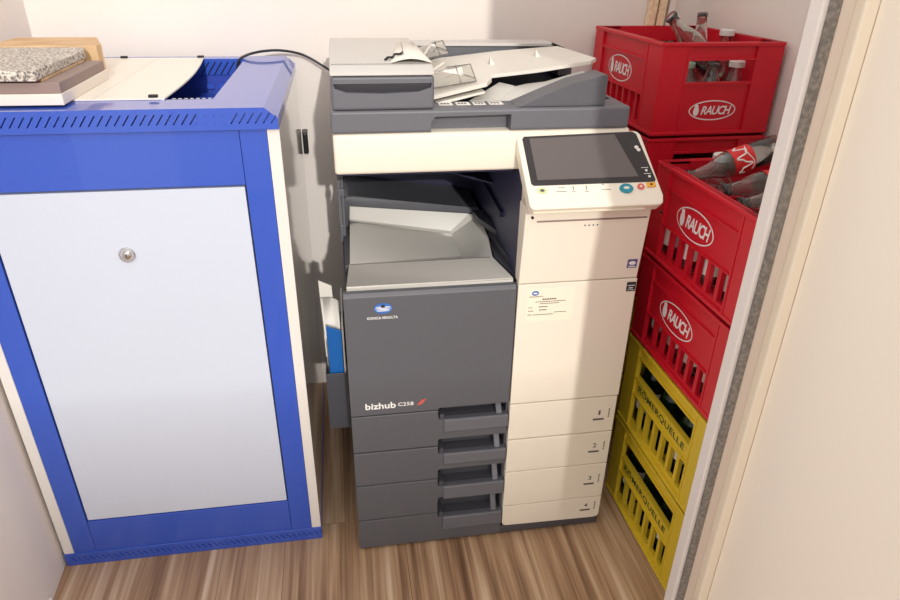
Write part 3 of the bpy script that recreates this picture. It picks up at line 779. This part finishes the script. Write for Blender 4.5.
# ------------------------------------------------------------------ crates
CA, CB_, HR, HY = .306, .395, .2155, .2485
def crate_mesh(h, kind):
    """local: x 0..CA, y 0..CB_, z 0..h ; long left side faces -x"""
    b = BM(); t = .010
    hh = h-.003
    # ---- long sides (x = 0 and x = CA)
    if kind == 'red': zs = (.020, .088, .165)      # slots z0, slots z1, rib under the rim band
    else: zs = (.026, .108, .154)
    pw, pb = .074, .054     # front and back post width
    for side in (0, 1):
        def X(d0, d1): return (d0, d1) if side == 0 else (CA-d1, CA-d0)
        # posts
        for (y0_, y1_) in ((0, pw), (CB_-pb, CB_)):
            x0_, x1_ = X(.0, .012); add_box(b, x0_, x1_, y0_, y1_, .004, hh)
        x0_, x1_ = X(.005, .015)
        Y0, Y1 = pw, CB_-pb
        add_box(b, x0_, x1_, Y0, Y1, .004, zs[0])
        if kind == 'red':
            add_box(b, x0_, x1_, Y0, Y1, zs[1], hh)
            r0, r1 = X(0, .012); add_box(b, r0, r1, Y0, Y1, zs[2], zs[2]+.005); add_box(b, r0, r1, Y0, Y1, zs[1]-.002, zs[1]+.001)
        else:
            add_box(b, x0_, x1_, Y0, Y1, zs[1], zs[2]); add_box(b, x0_, x1_, Y0, Y1, .211, hh)
            r0, r1 = X(0, .012); add_box(b, r0, r1, Y0, Y1, zs[2]-.003, zs[2]+.002); add_box(b, r0, r1, Y0, Y1, .2105, .215); add_box(b, r0, r1, Y0, Y1, zs[1]-.002, zs[1]+.002)
        ns = 7; sw = (Y1-Y0)/ns
        for k in range(1, ns): add_box(b, x0_, x1_, Y0+k*sw-.0056, Y0+k*sw+.0056, zs[0], zs[1])
        r0, r1 = X(-.003, .012); add_box(b, r0, r1, 0, CB_, hh-.008, hh, bev=.0015); add_box(b, r0, r1, 0, CB_, 0.004, .012, bev=.0015)
        for yy in (pw, CB_-pb): r0, r1 = X(-.0015, .010); add_box(b, r0, r1, yy-.0025, yy+.0025, .006, hh)
    # ---- short sides
    p2 = .066
    for side in (0, 1):
        def Y(d0, d1): return (d0, d1) if side == 0 else (CB_-d1, CB_-d0)
        for (x0_, x1_) in ((.0121, p2), (CA-p2, CA-.0121)):
            y0_, y1_ = Y(0, .012); add_box(b, x0_, x1_, y0_, y1_, .004, hh)
        y0_, y1_ = Y(.005, .015)
        za, zb_ = (h*.57, h*.815) 
        add_box(b, p2, CA-p2, y0_, y1_, .004, za); add_box(b, p2, CA-p2, y0_, y1_, zb_, hh)
        r0, r1 = Y(0, .013); add_box(b, p2, CA-p2, r0, r1, zb_-.002, zb_+.003); add_box(b, p2, CA-p2, r0, r1, za-.003, za+.002)
        r0, r1 = Y(-.003, .012); add_box(b, 0, CA, r0, r1, hh-.008, hh, bev=.0015); add_box(b, 0, CA, r0, r1, .004, .012, bev=.0015)
        for xx in (p2, CA-p2): r0, r1 = Y(-.0015, .010); add_box(b, xx-.0025, xx+.0025, r0, r1, .006, hh)
    add_box(b, .012, CA-.012, .012, CB_-.012, .004, .010)
    add_box(b, .010, CA-.010, .010, CB_-.010, 0, .005)
    bmesh.ops.recalc_face_normals(b, faces=b.faces[:])
    me = bpy.data.meshes.new('crate_'+kind); b.to_mesh(me); b.free(); me.materials.append(M['red' if kind == 'red' else 'yel']); return me
me_red = crate_mesh(HR, 'red'); me_yel = crate_mesh(HY, 'yellow')

def logo_mesh(w, h):
    b = BM(); I = Matrix.Identity(4)
    add_ellipse(b, 0, 0, w/2, h/2, .0006, I, inner=.0026, n=48)
    text_bm('RAUCH', w*.64, h*.44, bold=.018, shear=.22, bm=b, mtx=Matrix.Translation((w*.085, 0, 0)), space=.86)
    add_ellipse(b, -w*.345, -h*.03, w*.058, h*.24, .0006, I, n=16); add_ellipse(b, -w*.345, h*.20, w*.04, h*.10, .0008, I, n=12)
    me = bpy.data.meshes.new('logo'); b.to_mesh(me); b.free(); me.materials.append(M['white']); return me
me_logo_s = logo_mesh(.140, .064); me_logo_f = logo_mesh(.122, .047)
b = text_bm('RÖMERQUELLE', .222, .023, bold=.016, space=1.08)
me_rq = bpy.data.meshes.new('lettering'); b.to_mesh(me_rq); b.free(); me_rq.materials.append(M['cork'])
b = text_bm('RÖMERQUELLE', .15, .016, bold=.004, space=1.05)
me_rqf = bpy.data.meshes.new('lettering_small'); b.to_mesh(me_rqf); b.free(); me_rqf.materials.append(M['cork'])

def crate(kind, x, y, z, rz, label, group):
    o = bpy.data.objects.new('bottle_crate', me_red if kind == 'red' else me_yel); COL.objects.link(o)
    o.location = (x, y, z); o.rotation_euler = (0, 0, rz); tag(o, label, 'crate', group)
    def child(name, me, m4):
        c = bpy.data.objects.new(name, me); COL.objects.link(c); c.parent = o; c.matrix_local = m4
    if kind == 'red':
        child('logo', me_logo_s, frame_mtx((.0047, CB_-.171, .127), (0, -1, 0), (0, 0, 1)))
        child('logo', me_logo_f, frame_mtx((CA*.50, .0047, .060), (1, 0, 0), (0, 0, 1)))
    else:
        child('lettering', me_rq, frame_mtx((.0047, CB_-.183, .131), (0, -1, 0), (0, 0, 1)))
        child('lettering', me_rqf, frame_mtx((CA*.5, .0047, .07), (1, 0, 0), (0, 0, 1)))
    return o
HYAW = .030; RYAW = .034
def stackpos(x0_, y0_, rz):
    # x0,y0 = back-left corner -> origin at the front-left
    return (x0_+math.sin(rz)*CB_, y0_-math.cos(rz)*CB_)
fx, fy = .688, .132
FXX, FYY = stackpos(fx, fy, HYAW)
RX, RY = .744, .3080
zf = [0, HY, 2*HY, 2*HY+HR]
zr = zf+[2*HY+2*HR]
fl_ = ['yellow crate at the bottom of the front stack', 'yellow crate second from the floor in the front stack',
       'red crate under the open bottle crate in the front stack', 'open red crate of lying bottles on top of the front stack']
rl_ = ['yellow crate at the bottom of the rear stack by the back wall', 'yellow crate second from the floor in the rear stack, mostly hidden',
       'red crate third from the floor in the rear stack, mostly hidden', 'red crate directly under the topmost red crate of the rear stack',
       'topmost red crate of the rear stack with upright bottle necks']
crs = []
for i in range(4): crs.append(crate('yellow' if i < 2 else 'red', FXX, FYY, zf[i], HYAW, fl_[i], 'bottle crates in two stacks'))
for i in range(5): crs.append(crate('yellow' if i < 2 else 'red', RX, RY, zr[i], RYAW, rl_[i], 'bottle crates in two stacks'))

# ------------------------------------------------------------------ bottles
def bottle_mesh(name, H, R_, neck, m, wall=.0022, shoulder=.55):
    b = BM()
    s = H*shoulder
    outer = [(0, .003), (R_*.55, .002), (R_*.9, 0), (R_, .005), (R_, s*.5), (R_*.995, s), (R_*.86, s+H*.10), (R_*.56, s+H*.22), (neck*1.05, H*.88), (neck, H*.94), (neck, H*.955), (neck*1.22, H*.96), (neck*1.25, H*.99), (neck*1.05, H)]
    inner = [(neck*.78, H), (neck*.75, H*.88), (R_*.56-wall, s+H*.22-.001), (R_*.86-wall, s+H*.10-.001), (R_-wall, s), (R_-wall, .010), (R_*.6, .007), (0, .008)]
    add_lathe(b, outer+inner, 20)
    me = bpy.data.meshes.new(name); b.to_mesh(me); b.free(); me.materials.append(m)
    for p in me.polygons: p.use_smooth = True
    return me
me_clear = bottle_mesh('clear_bottle', .205, .0275, .0125, M['glass'])
me_short = bottle_mesh('short_clear_bottle', .120, .027, .0125, M['glass'], shoulder=.55)
me_tall = bottle_mesh('tall_clear_bottle', .235, .031, .0125, M['glass'])
me_small = bottle_mesh('small_clear_bottle', .150, .027, .0125, M['glass'], shoulder=.6)
me_green = bottle_mesh('green_bottle', .222, .034, .0125, M['gglass'])
def capmesh(m, r=.0165, h=.012):
    b = BM(); add_lathe(b, [(0, h), (r*.9, h), (r, h-.002), (r, 0), (r*.9, 0), (r*.9, h-.003), (0, h-.003)], 20)
    me = bpy.data.meshes.new('cap'); b.to_mesh(me); b.free(); me.materials.append(m); return me
me_cap = capmesh(M['cap'], .0185, .014); me_capg = capmesh(M['capgreen'])
def label_mesh(R_, z0, z1, m, a0=0, a1=2*PI, n=24):
    b = BM(); v = []
    for k in range(n+1):
        a = a0+(a1-a0)*k/n
        v.append([b.verts.new(((R_+.0004)*math.cos(a), (R_+.0004)*math.sin(a), z)) for z in (z0, z1)])
    for p, q in zip(v, v[1:]): b.faces.new((p[0], q[0], q[1], p[1]))
    me = bpy.data.meshes.new('label_band'); b.to_mesh(me); b.free(); me.materials.append(m); return me
me_lw = label_mesh(.027, .028, .070, M['paper']); me_lr = label_mesh(.0276, .068, .113, M['labelred']); me_lg = label_mesh(.034, .05, .11, M['paper'])
# white script-like stroke on the red label
b = BM(); pts = []
for k in range(41):
    u = k/40; a = -1.15+2.3*u
    pts.append(((.0281)*math.cos(a), .0281*math.sin(a), .0915+.012*math.sin(u*15)+.004*math.sin(u*37)))
add_tube(b, pts, .0018, 5)
pts = [((.0281)*math.cos(a_), .0281*math.sin(a_), .0770+.005*math.sin(a_*3)) for a_ in [(-1.0+2.0*k/20) for k in range(21)]]
add_tube(b, pts, .0011, 5)
me_script = bpy.data.meshes.new('label_script'); b.to_mesh(me_script); b.free(); me_script.materials.append(M['white'])

def bottle(me, base, direction, label, group=None, cap=None, lab=None, script=False, spin=0, H=None, name='glass_bottle'):
    d = Vector(direction).normalized()
    q = Vector((0, 0, 1)).rotation_difference(d)
    if script:
        tc_ = q.inverted() @ (Vector((CX, CY, CZ))-Vector(base)); spin = math.atan2(tc_.y, tc_.x)
    o = bpy.data.objects.new(name, me); COL.objects.link(o)
    m4 = Matrix.Translation(Vector(base)) @ q.to_matrix().to_4x4() @ Matrix.Rotation(spin, 4, 'Z')
    o.matrix_world = m4; tag(o, label, 'bottle', group)
    H = max(v.co.z for v in me.vertices)
    def child(nm, mesh, z=0):
        c = bpy.data.objects.new(nm, mesh); COL.objects.link(c); c.parent = o; c.location = (0, 0, z); return c
    if cap: child('bottle_cap', cap, H-.009)
    if lab:
        l_ = child('bottle_label', lab)
        if script:
            s_ = bpy.data.objects.new('label_script', me_script); COL.objects.link(s_); s_.parent = l_
    return o
def loc_to_world(ox, oy, oz, rz, p):
    c, s = math.cos(rz), math.sin(rz); return (ox+p[0]*c-p[1]*s, oy+p[0]*s+p[1]*c, oz+p[2])
# standing bottles in the lower crates of the front stack (left row and a second row)
spec = [(0, me_green, 'dark green bottle standing in the bottom yellow crate of the front stack', 'green bottles in the bottom yellow crate'),
        (1, me_green, 'dark green bottle standing in the upper yellow crate of the front stack', 'green bottles in the upper yellow crate'),
        (2, me_clear, 'clear bottle standing in the red crate right above the yellow crates', 'clear bottles in the lower red crate')]
for lv, me, lab, g in spec:
    if lv < 2: nx, ny = (2, 4)
    else: nx, ny = (2, 5)
    for ix in range(nx):
        for iy in range(ny):
            px = .053+ix*.075; py = CB_*(iy+.5)/ny*.94+CB_*.03
            hz = .0102
            if lv == 2 and False: continue
            o = bottle(me if lv < 2 else me_small, loc_to_world(FXX, FYY, zf[lv]+hz, HYAW, (px, py, 0)), (0, 0, 1), lab, g,
                       cap=me_capg if lv == 2 else None, lab=(me_lw if lv == 2 else (me_lg if (ix == 0 and iy % 2 == 1) else None)), spin=random.random()*6)
# open crate: short bottles along the slots, lying ones on top
for iy in range(5):
    py = CB_*(iy+.5)/5*.94+CB_*.03
    bottle(me_short, loc_to_world(FXX, FYY, zf[3]+.0102, HYAW, (.043, py, 0)), (0, 0, 1), 'clear bottle standing behind the slots of the open red crate', 'clear bottles behind the slots of the open crate', cap=me_capg, lab=me_lw, spin=iy)
ddir = lambda a, b_: Vector(b_)-Vector(a)
def lay(me, a, b_, label, **k): return bottle(me, a, ddir(a, b_), label, **k)
lay(me_clear, (.912, .062, .966), (.716, .055, .908), 'highest lying bottle in the open crate, red label with white script', lab=me_lr, script=True, spin=2.2)
lay(me_clear, (.950, .000, .917), (.768, -.022, .907), 'lying bottle with a plain red label, second highest in the open crate', lab=me_lr, spin=1)
lay(me_clear, (.955, -.066, .908), (.765, -.084, .898), 'lying clear bottle nearest the front in the open crate')
lay(me_short, (.812, .088, .822), (.806, .090, .945), 'standing bottle with a pale cap at the back of the open crate', cap=me_cap)
lay(me_clear, (.945, .045, .835), (.765, .015, .845), 'unlabelled bottle lying deepest, underneath the others in the open crate')
lay(me_clear, (.945, -.132, .905), (.742, -.148, .890), 'clear bottle lying across the front of the open crate')

# topmost rear crate
lay(me_clear, (.955, .430, 1.052), (.803, .420, 1.188), 'clear bottle leaning to the left out of the topmost crate')
lay(me_tall, (.945, .505, .955), (.928, .500, 1.191), 'clear open bottle rising upright from the topmost crate')
lay(me_clear, (1.004, .505, .940), (1.006, .503, 1.145), 'white-capped bottle standing in the topmost crate', cap=me_cap)
def RW(x, y, z): return loc_to_world(RX, RY, zr[4], RYAW, (x, y, z))
bottle(me_small, RW(.100, .055, .0102), (0, 0, 1), 'short bottle with a pale green cap behind the left of the topmost crate hand opening', cap=me_capg)
bottle(me_small, RW(.165, .055, .0102), (0, 0, 1), 'open short glass bottle in the middle of the topmost crate hand opening')
bottle(me_small, RW(.228, .055, .0102), (0, 0, 1), 'short white-capped bottle behind the right of the topmost crate hand opening', cap=me_cap)
for k, x in enumerate((.134, .198)):
    bottle(me_small, RW(x, .110, .0102), (0, 0, 1), ('clear bottle in the second row of the topmost crate, on the left', 'clear bottle in the second row of the topmost crate, on the right')[k])

# ------------------------------------------------------------------ sticks in the corner
for i, (x, w, dp, m, lab) in enumerate(((.885, .022, .02, 'stick', 'pale wooden batten leftmost behind the topmost crate'), (.913, .022, .018, 'stick', 'pale wooden batten second from the left behind the topmost crate'),
                               (.945, .020, .012, 'whiteboard', 'narrow white strip beside the battens in the corner'))):
    b = BM(); hgt = 1.7
    add_prism(b, [(x-.07, 0), (x-.07+w, 0), (x+.035+w, hgt), (x+.035, hgt)], 'y', YB-.004-dp, YB-.003, bev=.0015)
    tag(obj('wooden_batten' if i < 2 else 'white_strip', b, M[m]), lab, 'batten' if i < 2 else 'strip')

# ------------------------------------------------------------------ light
w = bpy.data.worlds.new('world'); SC.world = w; w.use_nodes = True
bg = w.node_tree.nodes['Background']; bg.inputs['Color'].default_value = (1.0, .965, .945, 1); bg.inputs['Strength'].default_value = 1.0
sd = bpy.data.lights.new('sun', 'SUN'); sd.energy = 1.62; sd.color = (1, .965, .90); sd.angle = math.radians(.9)
so = bpy.data.objects.new('sun', sd); COL.objects.link(so); so.location = (.5, -3, 3)
dirv = Vector((-.092, 1, -.345)); so.rotation_euler = dirv.to_track_quat('-Z', 'Y').to_euler()
lp = bpy.data.lights.new('fill_light', 'AREA'); lp.shape = 'DISK'; lp.size = .5; lp.energy = 7; lp.color = (1, .95, .92)  # added unseen fill lamp, brightens the left wall and the floor
lo = bpy.data.objects.new('fill_light', lp); COL.objects.link(lo); lo.location = (.15, -1.75, 2.5)
lo.rotation_euler = Vector((-.12, .75, -1)).to_track_quat('-Z', 'Y').to_euler()
vs = SC.view_settings
SC.display_settings.display_device = 'sRGB'
vs.view_transform = 'Standard'; vs.look = 'None'; vs.gamma = 1; vs.exposure = .17; vs.use_curve_mapping = False
